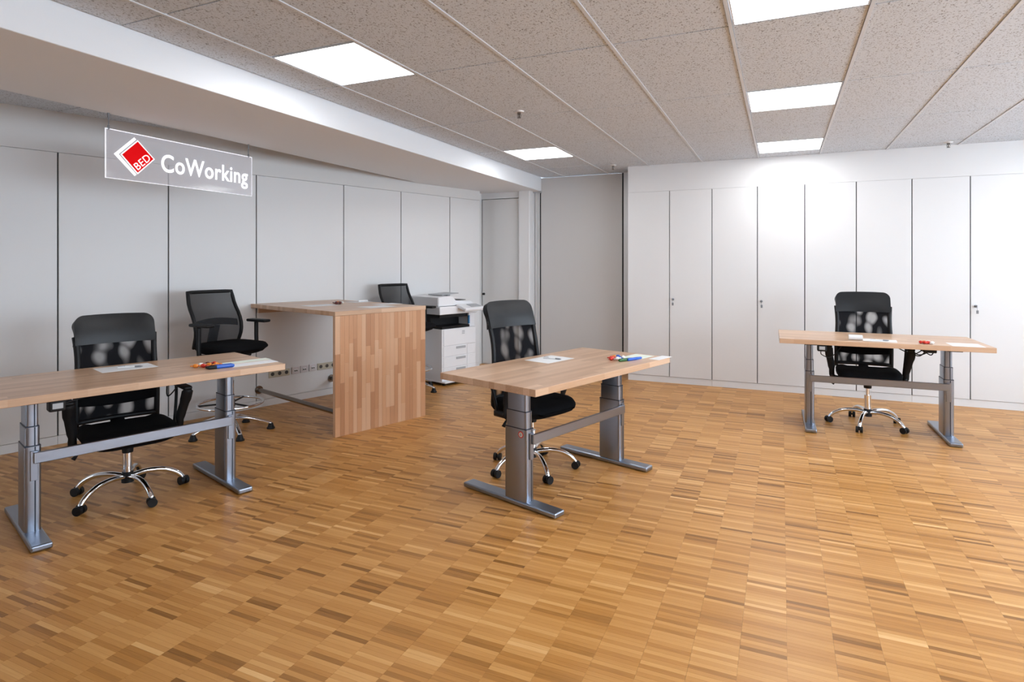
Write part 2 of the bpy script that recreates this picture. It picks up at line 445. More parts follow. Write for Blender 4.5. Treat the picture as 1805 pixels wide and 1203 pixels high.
# ------------------------------------------------------------------ left panelled wall
wl = struct(bpy.data.objects.new('wall_left', None)); COL.objects.link(wl)
wl.location = (W0.x, W0.y, 0); wl.rotation_euler = (0, 0, math.atan2(WD.y, WD.x))      # local X along wall, local -Y into the room
S0, S1 = -5.4, 5.11
simple_box('backing', S0, S1, 0.022, 0.30, 0, 2.70, 'seam', wl)
simple_box('fascia', S0, S1, 0.0, 0.022, 2.3085, 2.66, 'laminate_warm', wl)
seams = [S0 + 0.0, -4.45, -3.65, -2.85, -2.05, -1.25, -0.446, 0.354, 1.154, 1.951, 2.944, 3.743, 4.546, S1]
for a, b_ in zip(seams[:-1], seams[1:]):
    bm = B(); box(bm, a + 0.0055, b_ - 0.0055, 0, 0.022, 0.072, 2.306, 0.0012, 1)
    obj('wall_panel', bm, 'laminate', wl)
bl = struct(bpy.data.objects.new('baseboard_left', None)); COL.objects.link(bl)
bl.location = wl.location; bl.rotation_euler = wl.rotation_euler
for a, b_ in zip([S0, -2.05, 0.354, 1.951, 2.944], [-2.05, 0.354, 1.951, 2.944, S1]):
    bm = B(); box(bm, a + 0.001, b_ - 0.001, 0.004, 0.022, 0, 0.0685, 0.001, 1); obj('baseboard_length', bm, 'laminate', bl)

# alcove with door, column, movable partition
YD = 7.65
cx, cyy = W0.x + WD.x * S1, W0.y + WD.y * S1
ad = struct(simple_box('wall_alcove', -4.5, -3.30, YD + 0.05, YD + 0.15, 0, ZC + 0.03, 'white_paint'))
simple_box('lintel', -3.96, -3.33, YD - 0.01, YD + 0.05, 2.352, ZB + 0.01, 'white_paint', ad)
simple_box('cabinet_end', -4.4, -3.92, 7.40, YD + 0.06, 0.0, ZB + 0.1, 'laminate_warm', ad)
door = struct(bpy.data.objects.new('door_1', None)); COL.objects.link(door); door.location = (-3.91, YD, 0)
simple_box('door_leaf', 0.004, 0.585, 0.0, 0.04, 0.012, 2.345, 'laminate_warm', door, 0.002)
simple_box('threshold', 0.0, 0.59, 0.01, 0.05, 0.0, 0.012, 'alu', door)
for z in (2.235, 1.0, 0.25):
    bm = B(); cyl(bm, (0.582, -0.008, z - 0.035), (0.582, -0.008, z + 0.035), 0.007, n=10); obj('hinge', bm, 'alu', door, 40)
bm = B(); cyl(bm, (0.03, 0.0, 1.0), (0.03, -0.035, 1.0), 0.017, 0.013, 14); obj('knob', bm, 'black_plastic', door, 40)
bm = B(); box(bm, -3.318, -3.150, YD - 0.06, YD + 0.12, 0, ZB + 0.01, 0.012, 3)
struct(obj('trim_1', bm, 'white_paint'))
wp = struct(bpy.data.objects.new('wall_partition', None)); COL.objects.link(wp)
YP = 7.75
simple_box('panel_leaf', -3.045, -1.905, YP, YP + 0.10, 0.012, ZC - 0.004, 'grey_panel', wp)
simple_box('seal', -3.067, -3.045, YP - 0.004, YP + 0.10, 0.0, ZB + 0.02, 'black_seam', wp)
simple_box('seal', -1.905, -1.882, YP + 0.006, YP + 0.10, 0.0, ZC, 'black_seam', wp)
bm = B()
box(bm, -1.882, -1.70, YP - 0.005, YP + 0.10, 0, ZC + 0.01)
obj('wall_post', bm, 'alu', wp)
bm = B()
for k in range(4): box(bm, -3.150 + k * 0.024, -3.131 + k * 0.024, YP - 0.035 + (k % 2) * 0.012, YP + 0.10, 0, ZB - 0.02)
obj('profile_post', bm, 'alu', wp)
simple_box('track_cap', -3.155, -3.035, YP - 0.04, YP + 0.1, ZB - 0.022, ZB + 0.004, 'printer_grey', wp)

# ------------------------------------------------------------------ cabinet wall on the right
wr = struct(simple_box('wall_right', -1.725, XW, YR, YR + 0.02, 2.3063, ZC + 0.03, 'laminate'))
simple_box('wall_core', -1.725, XW, YR + 0.44, YR + 0.60, 0, ZC + 0.03, 'white_paint', wr)
simple_box('side_panel', -1.725, -1.700, YR + 0.0225, YR + 0.44, 0, ZC + 0.03, 'laminate', wr)
simple_box('plain_wall', 2.214, XW, YR, YR + 0.02, 0.0, 2.306, 'laminate', wr)
cs = [-1.725, -1.224, -0.738, -0.248, 0.234, 0.728, 1.228, 1.719, 2.210]
cab_names = ['white double-door wall cabinet next to the grey partition',
             'white double-door wall cabinet right of the middle desk, second from the partition',
             'white double-door wall cabinet behind the right-hand mesh chair',
             'white double-door wall cabinet behind the right end of the right-hand desk']
def lock(parent, x):
    lk = bpy.data.objects.new('lock', None)
    bm = B(); cyl(bm, (x, 0, 1.006), (x, -0.012, 1.006), 0.014, 0.012, 16); cyl(bm, (x, -0.010, 1.006), (x, -0.030, 1.006), 0.009, 0.008, 12)
    box(bm, x - 0.003, x + 0.003, -0.052, -0.028, 0.994, 1.020, 0.002, 1)
    cyl(bm, (x, -0.046, 0.996), (x + 0.004, -0.046, 0.965), 0.0015, n=6); box(bm, x - 0.006, x + 0.014, -0.048, -0.045, 0.935, 0.968, 0.001, 1)
    return obj('lock', bm, 'pen_grey', parent, 40)
for k in range(4):
    a, m_, b_ = cs[2 * k], cs[2 * k + 1], cs[2 * k + 2]
    cb = thing('wall_cabinet', cab_names[k], 'cabinet', (m_, YR, 0), 0, 'built-in wall cabinets')
    simple_box('carcass', a - m_ + (0.027 if k == 0 else 0.002), b_ - m_ - 0.002, 0.021, 0.43, 0.074, 2.306, 'seam', cb)
    simple_box('plinth', a - m_ + 0.001, b_ - m_ - 0.001, 0.006, 0.022, 0, 0.0725, 'laminate', cb)
    for s, (p, q) in enumerate(((a, m_), (m_, b_))):
        bm = B(); box(bm, p - m_ + (0 if (k == 0 and s == 0) else 0.0045), q - m_ - 0.0045, 0, 0.019, 0.076, 2.305, 0.0012, 1)
        d = obj('door', bm, 'laminate', cb)
        if s == 1: lock(d, 0.042)
        hx = (p - m_ + 0.004) if s == 0 else (q - m_ - 0.004)

# ------------------------------------------------------------------ walls outside the frame
wb = struct(simple_box('wall_back', -6.6, XW + 0.2, YBACK - 0.12, YBACK, 0, ZC + 0.1, 'white_paint'))
bm = B()
edges = [YBACK - 0.12] + [v for w_ in WINS for v in w_] + [8.2]
box(bm, XW, XW + 0.2, YBACK - 0.12, 8.2, 0, 0.9); box(bm, XW, XW + 0.2, YBACK - 0.12, 8.2, 2.4, ZC + 0.1)
for k in range(0, len(edges), 2): box(bm, XW, XW + 0.2, edges[k], edges[k + 1], 0.9, 2.4)
struct(obj('wall_window', bm, 'white_paint'))
for k, (a, b_) in enumerate(WINS):
    wn_ = struct(bpy.data.objects.new('window_%d' % (k + 1), None)); COL.objects.link(wn_); wn_.location = (XW + 0.1, (a + b_) / 2, 0.9)
    h_ = (b_ - a) / 2; bm = B()
    for (p, q, r_, s_) in ((-h_, h_, 0, 0.06), (-h_, h_, 1.44, 1.5), (-h_, -h_ + 0.06, 0.06, 1.44), (h_ - 0.06, h_, 0.06, 1.44), (-0.03, 0.03, 0.06, 1.44)):
        box(bm, -0.03, 0.03, p, q, r_, s_)
    obj('window_frame', bm, 'window_frame', wn_)
    for (p, q) in ((-h_ + 0.06, -0.03), (0.03, h_ - 0.06)):
        simple_box('pane', -0.004, 0.004, p, q, 0.06, 1.44, 'window_glass', wn_)

# ------------------------------------------------------------------ hanging sign
SX, SY0, SY1, SZ0, SZ1 = -4.10, 2.520, 3.728, 2.000, 2.333
sg = thing('hanging_sign', 'clear hanging sign with red square logo and white CoWorking lettering', 'sign', (SX, SY0, SZ0))
SWd, SHt = SY1 - SY0, SZ1 - SZ0
simple_box('acrylic_pane', -0.004, 0.004, 0.004, SWd - 0.004, 0.004, SHt - 0.004, 'acrylic', sg)
for (a, b_, c, d) in ((0, SWd, 0, 0.004), (0, SWd, SHt - 0.004, SHt), (0, 0.004, 0.004, SHt - 0.004), (SWd - 0.002, SWd, 0.004, SHt - 0.004)):
    simple_box('lit_edge', -0.004, 0.004, a, b_, c + (0.0015 if d - c < 0.01 and c == 0 else 0), d, 'sign_edge', sg)
for y in (0.022, SWd - 0.034):
    bm = B(); cyl(bm, (0, y, SHt - 0.012), (0, y, ZB - SZ0 + 0.004), 0.0035, n=8); cyl(bm, (0, y, SHt - 0.004), (0, y, SHt + 0.02), 0.007, n=10)
    cyl(bm, (0, y, ZB - SZ0 - 0.03), (0, y, ZB - SZ0 + 0.004), 0.007, n=10); obj('hanger', bm, 'pen_grey', sg, 40)
YZ = Matrix(((0, 0, 1, 0), (1, 0, 0, 0), (0, 1, 0, 0), (0, 0, 0, 1)))      # text plane to sign plane
def text_mesh(txt, offset, thick):
    cu = bpy.data.curves.new('text', 'FONT'); cu.body = txt; cu.offset = offset; cu.extrude = thick; cu.space_character = 1.06; cu.resolution_u = 6
    o = bpy.data.objects.new('text', cu); COL.objects.link(o)
    dg = bpy.context.evaluated_depsgraph_get(); dg.update()
    me = bpy.data.meshes.new_from_object(o.evaluated_get(dg)); bpy.data.objects.remove(o); bpy.data.curves.remove(cu)
    xs_ = [v.co.x for v in me.vertices]; ys_ = [v.co.y for v in me.vertices]
    return me, min(xs_), max(xs_), min(ys_), max(ys_)
def put_text(name, txt, s0, s1, t0, t1, ang, x, mat, parent, thick=0.0012, bold=0.03):
    """fit the lettering into width s1-s0 and height t1-t0, turned by ang about (s0,t0)"""
    me, a, b_, c, d = text_mesh(txt, bold, 0.02)
    sx, sy = (s1 - s0) / (b_ - a), (t1 - t0) / (d - c)
    mt = Matrix.Translation((x, 0, 0)) @ YZ @ Matrix.Translation((s0, t0, 0)) @ Matrix.Rotation(ang, 4, 'Z') @ Matrix.Diagonal((sx, sy, thick / 0.02, 1)) @ Matrix.Translation((-a, -c, 0))
    me.transform(mt); me.materials.clear(); me.materials.append(M[mat])
    return link(name, me, parent)
put_text('lettering', 'CoWorking', 2.911 - SY0, 3.682 - SY0, 2.055 - SZ0, 2.226 - SZ0, 0, 0.0062, 'sign_white', sg, 0.0012, 0.014)
def diamond(name, pts, x0, x1, mat, parent):
    bm = B(); n = len(pts)
    a = [bm.verts.new((x0, p[0] - SY0, p[1] - SZ0)) for p in pts]; c = [bm.verts.new((x1, p[0] - SY0, p[1] - SZ0)) for p in pts]
    bm.faces.new(a); bm.faces.new(c)
    for i in range(n): bm.faces.new((a[i], a[(i + 1) % n], c[(i + 1) % n], c[i]))
    return obj(name, bm, mat, parent)
diamond('logo_offset', [(2.574, 2.168), (2.713, 2.305), (2.727, 2.292), (2.606, 2.171), (2.729, 2.050), (2.716, 2.037)], 0.0042, 0.0055, 'sign_white', sg)  # white diamond of the logo, offset to the left of the red one
lg = diamond('logo_border', [(2.618, 2.172), (2.737, 2.290), (2.862, 2.176), (2.737, 2.052)], 0.0042, 0.0062, 'sign_white', sg)
lr = diamond('logo_square', [(2.628, 2.172), (2.737, 2.280), (2.852, 2.176), (2.737, 2.063)], 0.0064, 0.0070, 'sign_red', sg)
put_text('logo_letters', 'BED', 2.7390 - SY0, 2.7390 - SY0 + 0.132, 2.0790 - SZ0, 2.0790 - SZ0 + 0.050, R(44), 0.0080, 'sign_white', sg, 0.0008, 0.0)

# ------------------------------------------------------------------ sit-stand desks
def make_desk(label, fm, rz, h, cut=None):
    """fm: middle of the front edge on the floor, local -Y is the front"""
    t_ = thing('standing_desk', label, 'desk', (fm[0], fm[1], 0), rz, 'sit-stand desks')
    L2, W = 0.75, 0.76
    bm = B(); box(bm, -L2, L2, 0, W, h - 0.040, h, 0.003, 2); obj('desktop', bm, 'wood_top', t_)
    yc = 0.33
    for s in (-1, 1):
        x = s * 0.505
        bm = B(); box(bm, x - 0.045, x + 0.045, 0.025, 0.765, 0.004, 0.034, 0.008, 2)
        ft = obj('foot', bm, 'desk_metal', t_)
        for ya in (0.06, 0.67): simple_box('glide', x - 0.030, x + 0.030, ya, ya + 0.06, 0.0, 0.006, 'black_plastic', ft)
        for (a, b_, z0, z1, nm) in ((0.0875, 0.036, 0.030, h - 0.305, 'lower_column'), (0.080, 0.031, h - 0.31, h - 0.205, 'middle_column'), (0.0725, 0.026, h - 0.21, h - 0.040, 'upper_column')):
            bm = B(); bx(bm, (x, yc, (z0 + z1) / 2), (2 * b_, 2 * a, z1 - z0), None, 0.016 if b_ > 0.03 else 0.012, 4)
            # flat ends
            for v in bm.verts:
                if v.co.z > z1 - 0.02: v.co.z = z1
                elif v.co.z < z0 + 0.02: v.co.z = z0
            c_ = obj(nm, bm, 'desk_metal', t_, 35)
            simple_box('groove', x + 0.006, x + 0.012, yc - a - 0.0006, yc - a + 0.004, z0 + 0.001, z1 - 0.001, 'groove', c_)
            simple_box('groove', x + 0.006, x + 0.012, yc + a - 0.004, yc + a + 0.0006, z0 + 0.001, z1 - 0.001, 'groove', c_)
            if nm != 'lower_column':
                bm = B(); box(bm, x - b_ - 0.003, x + b_ + 0.003, yc - a - 0.003, yc + a + 0.003, z0 + 0.003, z0 + 0.010, 0.001, 1); obj('collar', bm, 'groove', c_)
        # bracket that carries the rail
        xi = x - s * 0.004
        bm = B(); box(bm, xi - 0.016, xi + 0.016, yc - 0.0975, yc - 0.086, h - 0.48, h - 0.325, 0.002, 1)
        obj('rail_bracket', bm, 'desk_metal', t_)
        bm = B(); box(bm, x - 0.05, x + 0.05, 0.06, 0.70, h - 0.052, h - 0.0405, 0.002, 1); obj('top_support', bm, 'black_plastic', t_)
    bm = B(); box(bm, -0.505, 0.505, yc - 0.112, yc - 0.096, h - 0.390, h - 0.332, 0.003, 1); obj('crossbar', bm, 'desk_metal', t_)
    bm = B(); box(bm, -0.46, 0.46, 0.30, 0.36, h - 0.053, h - 0.0405); obj('frame_rail', bm, 'black_plastic', t_)
    return t_
D_L = (-3.160, 2.222, R(72.2), 0.78)
D_C = (-0.955, 3.648, R(72.2), 0.76)
D_R = (0.735, 5.615, R(0.8), 0.79)
dl = make_desk('beech standing desk at the left edge, in front of the panelled wall', D_L[:2], D_L[2], D_L[3])
dc = make_desk('beech standing desk in the middle of the room', D_C[:2], D_C[2], D_C[3])
dr = make_desk('beech standing desk on the right, in front of the cabinet wall', D_R[:2], D_R[2], D_R[3])
bm = B(); cyl(bm, (-0.5415, 0.285, 0.425), (-0.5425, 0.285, 0.425), 0.020, n=24); st = obj('round_sticker', bm, 'red', dc)
bm = B(); cyl(bm, (-0.5423, 0.285, 0.425), (-0.5430, 0.285, 0.425), 0.014, n=24); obj('sticker_centre', bm, 'whitewrap', st)
bm = B(); tube(bm, [(-0.5436, 0.285 + 0.007 * math.sin(a), 0.425 + 0.007 * math.cos(a)) for a in [k * math.pi / 4 for k in range(8)]], 0.0012, 5, close=True)
box(bm, -0.5440, -0.5430, 0.2840, 0.2860, 0.4225, 0.4275); obj('sticker_mark', bm, 'pen_grey', st)
def handset(desk, x, h, big=1.0):
    bm = B(); box(bm, x - 0.035 * big, x + 0.035 * big, 0.010, 0.075, h - 0.040 - 0.055 * big, h - 0.0402, 0.008, 2); hs = obj('control_handset', bm, 'black_plastic', desk)
    bm = B(); box(bm, x - 0.022 * big, x + 0.022 * big, 0.006, 0.0098, h - 0.040 - 0.040 * big, h - 0.052, 0.001, 1); obj('display', bm, 'printer_grey', hs)
def cable(desk, pts, r=0.004):
    bm = B(); tube(bm, arc(pts, 6), r, 7); obj('cable', bm, 'black_plastic', desk, True)
handset(dl, -0.445, 0.78); cable(dl, [(-0.42, 0.05, 0.715), (-0.25, 0.10, 0.735), (-0.15, 0.2, 0.735)])
cable(dl, [(0.27, 0.25, 0.735), (0.24, 0.35, 0.68), (0.19, 0.42, 0.60), (0.22, 0.5, 0.735)])
handset(dr, -0.425, 0.79); cable(dr, [(-0.43, 0.05, 0.70), (-0.42, 0.12, 0.655), (-0.34, 0.2, 0.63), (-0.24, 0.3, 0.735)])
for q in range(4):
    cable(dr, [(0.14 + 0.05 * q, 0.34 - 0.03 * q, 0.735), (0.20 + 0.05 * q, 0.30, 0.700 - 0.013 * (q % 3)), (0.27 + 0.04 * q, 0.26, 0.692 - 0.012 * ((q + 1) % 3)), (0.36 + 0.02 * q, 0.30, 0.735)], 0.0045)
bm = B(); box(bm, 0.33, 0.42, 0.22, 0.30, 0.700, 0.738, 0.006, 1); obj('plug_box', bm, 'black_plastic', dr)

# ------------------------------------------------------------------ swivel chairs with head rest
def five_base(t_, r, off, zh, mat, flat=False):
    bm = B(); cyl(bm, (0, 0, zh - 0.035), (0, 0, zh + 0.03), 0.034, 0.030, 20); obj('hub', bm, 'black_plastic' if not flat else mat, t_, 40)
    for k in range(5):
        a = off + k * 2 * math.pi / 5; c, s = math.cos(a), math.sin(a)
        P = lambda rr, z: (c * rr, s * rr, z)
        bm = B()
        if not flat:
            tube(bm, arc([P(0.02, zh), P(0.10, zh + 0.012), P(0.19, zh + 0.004), P(0.26, zh - 0.028), P(0.295, zh - 0.062), P(0.302, zh - 0.080)], 4),
                 [0.016] * 1 + [0.0155] * 19 + [0.0165], 12)
        else:
            pts = [P(0.02, zh), P(0.12, zh - 0.002), P(0.22, zh - 0.030), P(0.31, zh - 0.062), P(0.325, zh - 0.068)]
            tube(bm, arc(pts, 3), [0.026, 0.025, 0.024, 0.023, 0.022, 0.021, 0.020, 0.019, 0.018, 0.017, 0.016, 0.014, 0.012], 10, flat=(1, 0.55))
        leg = obj('base_leg', bm, mat, t_, True)
        bm = B()
        if not flat:
            rot = rngc.random() * 6.28; cc, ss = math.cos(rot), math.sin(rot)
            ce_ = Vector(P(0.305, 0.026))
            for q in (-1, 1):
                o_ = Vector((cc, ss, 0)) * (0.016 * q)
                cyl(bm, ce_ + o_ - Vector((cc, ss, 0)) * 0.010, ce_ + o_ + Vector((cc, ss, 0)) * 0.010, 0.026, n=18)
            cyl(bm, ce_ - Vector((cc, ss, 0)) * 0.02, ce_ + Vector((cc, ss, 0)) * 0.02, 0.008, n=8)
            bx(bm, ce_ + Vector((0, 0, 0.012)), (0.020, 0.036, 0.034), Matrix.Rotation(rot, 4, 'Z'), 0.006, 2)
            cyl(bm, ce_, P(0.303, zh - 0.07), 0.010, n=8)
            obj('caster', bm, 'black_plastic', leg, 40)
        else:
            q = P(0.318, 0)
            cyl(bm, (q[0], q[1], 0.0), (q[0], q[1], 0.012), 0.034, 0.034, 18); cyl(bm, (q[0], q[1], 0.010), (q[0], q[1], 0.050), 0.030, 0.016, 18)
            cyl(bm, (q[0], q[1], 0.05), (q[0], q[1], zh - 0.062), 0.007, n=8)
            obj('glide', bm, 'black_plastic', leg, 40)
rngc = random.Random(3)
def sheet(bm, fn, nu, nv):
    V = [[bm.verts.new(fn(i / nu, j / nv)) for i in range(nu + 1)] for j in range(nv + 1)]
    for j in range(nv):
        for i in range(nu): bm.faces.new((V[j][i], V[j][i + 1], V[j + 1][i + 1], V[j + 1][i]))
    return V
def thick(bm, t_):
    bmesh.ops.recalc_face_normals(bm, faces=bm.faces)
    bmesh.ops.solidify(bm, geom=bm.faces[:], thickness=t_)
def exec_chair(label, x, y, rz, seat, base_off, width=0.46, boff=0.0):
    t_ = thing('office_chair', label, 'chair', (x, y, 0), rz, 'office chairs with head rest')
    five_base(t_, 0.3, base_off - rz, 0.118, 'chrome')
    bm = B(); cyl(bm, (0, 0, 0.13), (0, 0, 0.27), 0.027, n=20); cyl(bm, (0, 0, 0.27), (0, 0, seat - 0.11), 0.014, n=16); obj('gas_lift', bm, 'chrome', t_, 40)
    bm = B(); cyl(bm, (0, 0, seat - 0.16), (0, 0, seat - 0.08), 0.030, 0.036, 16); box(bm, -0.11, 0.11, -0.10, 0.15, seat - 0.105, seat - 0.075, 0.01, 2); obj('tilt_mechanism', bm, 'black_plastic', t_, 40)
    bm = B(); tube(bm, arc([(-0.08, 0, seat - 0.09), (-0.22, 0.0, seat - 0.10), (-0.25, 0.0, seat - 0.11)], 3), 0.005, 8); tube(bm, [(-0.25, 0, seat - 0.11), (-0.275, 0, seat - 0.145)], [0.007, 0.013], 8); obj('tilt_lever', bm, 'black_plastic', t_, True)
    # seat cushion: rounded, waterfall front
    bm = B()
    rings = []
    n = 28
    for (zz, sc_) in ((-0.085, 0.80), (-0.070, 0.93), (-0.045, 0.99), (-0.020, 1.0), (-0.004, 0.96), (0.004, 0.80), (0.002, 0.4)):
        ring = []
        for k in range(n):
            a = 2 * math.pi * k / n; c, s = math.cos(a), math.sin(a); e_ = 0.45
            px = math.copysign(abs(c) ** e_, c) * 0.245 * sc_; py = math.copysign(abs(s) ** e_, s) * 0.245 * sc_ - 0.01
            z_ = seat + zz - (0.035 * max(0, (-py - 0.10) / 0.15) ** 2 if zz > -0.03 else 0) + (0.012 if abs(px) > 0.17 and zz > -0.03 else 0)
            ring.append(bm.verts.new((px, py, z_)))
        rings.append(ring)
    for A, C in zip(rings[:-1], rings[1:]):
        for k in range(n): bm.faces.new((A[k], A[(k + 1) % n], C[(k + 1) % n], C[k]))
    bm.faces.new(rings[0]); bm.faces.new(rings[-1]); obj('seat', bm, 'fabric', t_, True)
    # back: curve in height, slight wrap in width
    top = seat + 0.675; bot = seat - 0.02; hw = width / 2
    def prof(z):                      # y of the back at height above seat
        s = (z - bot) / (top - bot)
        return 0.225 + boff + 0.025 * math.sin(s * math.pi) * -1 + 0.10 * s * s
    def halfw(z):
        s = (z - bot) / (top - bot)
        return hw * (0.90 + 0.10 * min(1, abs(s - 0.12) * 0 + 1)) * (1.0 - 0.05 * math.sin(min(1, max(0, (s - 0.35) / 0.5)) * math.pi))
    def surf(u, z, dy=0.0):
        w_ = halfw(z); return (u * w_, prof(z) - 0.030 * u * u + dy + 0.02, z)
    zh0 = top - 0.185
    bm = B(); sheet(bm, lambda i, j: surf((i * 2 - 1) * 0.94, bot + 0.03 + (zh0 + 0.01 - bot - 0.03) * j), 16, 16); obj('net_back', bm, 'net', t_, True)
    for s in (-1, 1):
        bm = B(); tube(bm, [surf(s * 0.965, bot + (zh0 - bot + 0.05) * k / 14) for k in range(15)], 0.0145, 8, flat=(1.2, 1)); obj('back_frame', bm, 'black_plastic', t_, True)
    # head rest pad with rounded upper corners
    bm = B()
    RC = 0.055; HH = 0.185
    def hp(i, j):
        u = (i * 2 - 1); w_ = hw * 0.97
        x_ = math.copysign(math.sin(abs(u) * math.pi / 2) ** 0.9, u)          # denser columns at the sides
        ax_ = abs(x_) * w_; zt = HH - 0.006 * x_ * x_
        if ax_ > w_ - RC:
            d_ = (ax_ - (w_ - RC)) / RC; zt -= RC * (1 - math.sqrt(max(0, 1 - d_ * d_)))
        z = zh0 + zt * j
        _, y_, _ = surf(x_ * 0.97, z); return (x_ * w_, y_ - 0.020 - 0.012 * math.sin(j * math.pi) * (1 - x_ ** 6), z)
    sheet(bm, hp, 30, 12); thick(bm, 0.040)
    obj('head_rest', bm, 'leather', t_, 50)
    # lumbar strap and lower cross bar
    bm = B(); sheet(bm, lambda i, j: (lambda p: (p[0], p[1] - 0.014, p[2]))(surf((i * 2 - 1) * 0.93, seat + 0.115 + 0.075 * j - 0.018 * (1 - (i * 2 - 1) ** 2))), 14, 4); thick(bm, 0.008); obj('lumbar_strap', bm, 'fabric', t_, True)
    bm = B(); tube(bm, [surf(-0.95 + 1.9 * k / 12, bot + 0.03) for k in range(13)], 0.016, 8); tube(bm, [(0, prof(bot) + 0.02, bot + 0.03), (0, 0.18, seat - 0.09), (0, 0.05, seat - 0.09)], 0.02, 8, flat=(2, 0.6)); obj('back_bracket', bm, 'black_plastic', t_, True)
    for s in (-1, 1):
        bm = B()
        tube(bm, arc([(s * 0.20, -0.03, seat - 0.085), (s * 0.275, -0.03, seat - 0.07), (s * 0.285, -0.04, seat + 0.02), (s * 0.305, -0.075, seat + 0.13), (s * 0.310, -0.10, seat + 0.195)], 4), [0.020] * 8 + [0.026] * 4 + [0.030] * 4 + [0.022], 8, flat=(0.55, 1.1))
        tube(bm, arc([(s * 0.275, 0.06, seat - 0.065), (s * 0.285, 0.07, seat + 0.02), (s * 0.300, 0.10, seat + 0.13), (s * 0.308, 0.13, seat + 0.19)], 4), 0.010, 8)
        box(bm, *sorted((s * 0.262, s * 0.290)), -0.055, 0.085, seat - 0.085, seat - 0.045, 0.006, 1)
        ar = obj('armrest', bm, 'black_plastic', t_, 50)
        bm = B(); bx(bm, (s * 0.310, 0.02, seat + 0.205), (0.052, 0.27, 0.026), None, 0.011, 3); obj('arm_pad', bm, 'black_plastic', ar, 50)
    return t_
FA = lambda al: R(YAW + al)
exec_chair('black mesh office chair behind the left desk, pulled up to its paper sheet', -3.678, 2.396, FA(45), 0.425, R(-10), 0.46, 0.035)
exec_chair('black mesh office chair at the middle desk, turned to the right', -1.585, 3.865, FA(44), 0.487, R(24), 0.46, -0.055)
exec_chair('black mesh office chair at the right desk before the cabinets', 0.695, 6.112, FA(-24), 0.490, R(36), 0.46, 0.08)

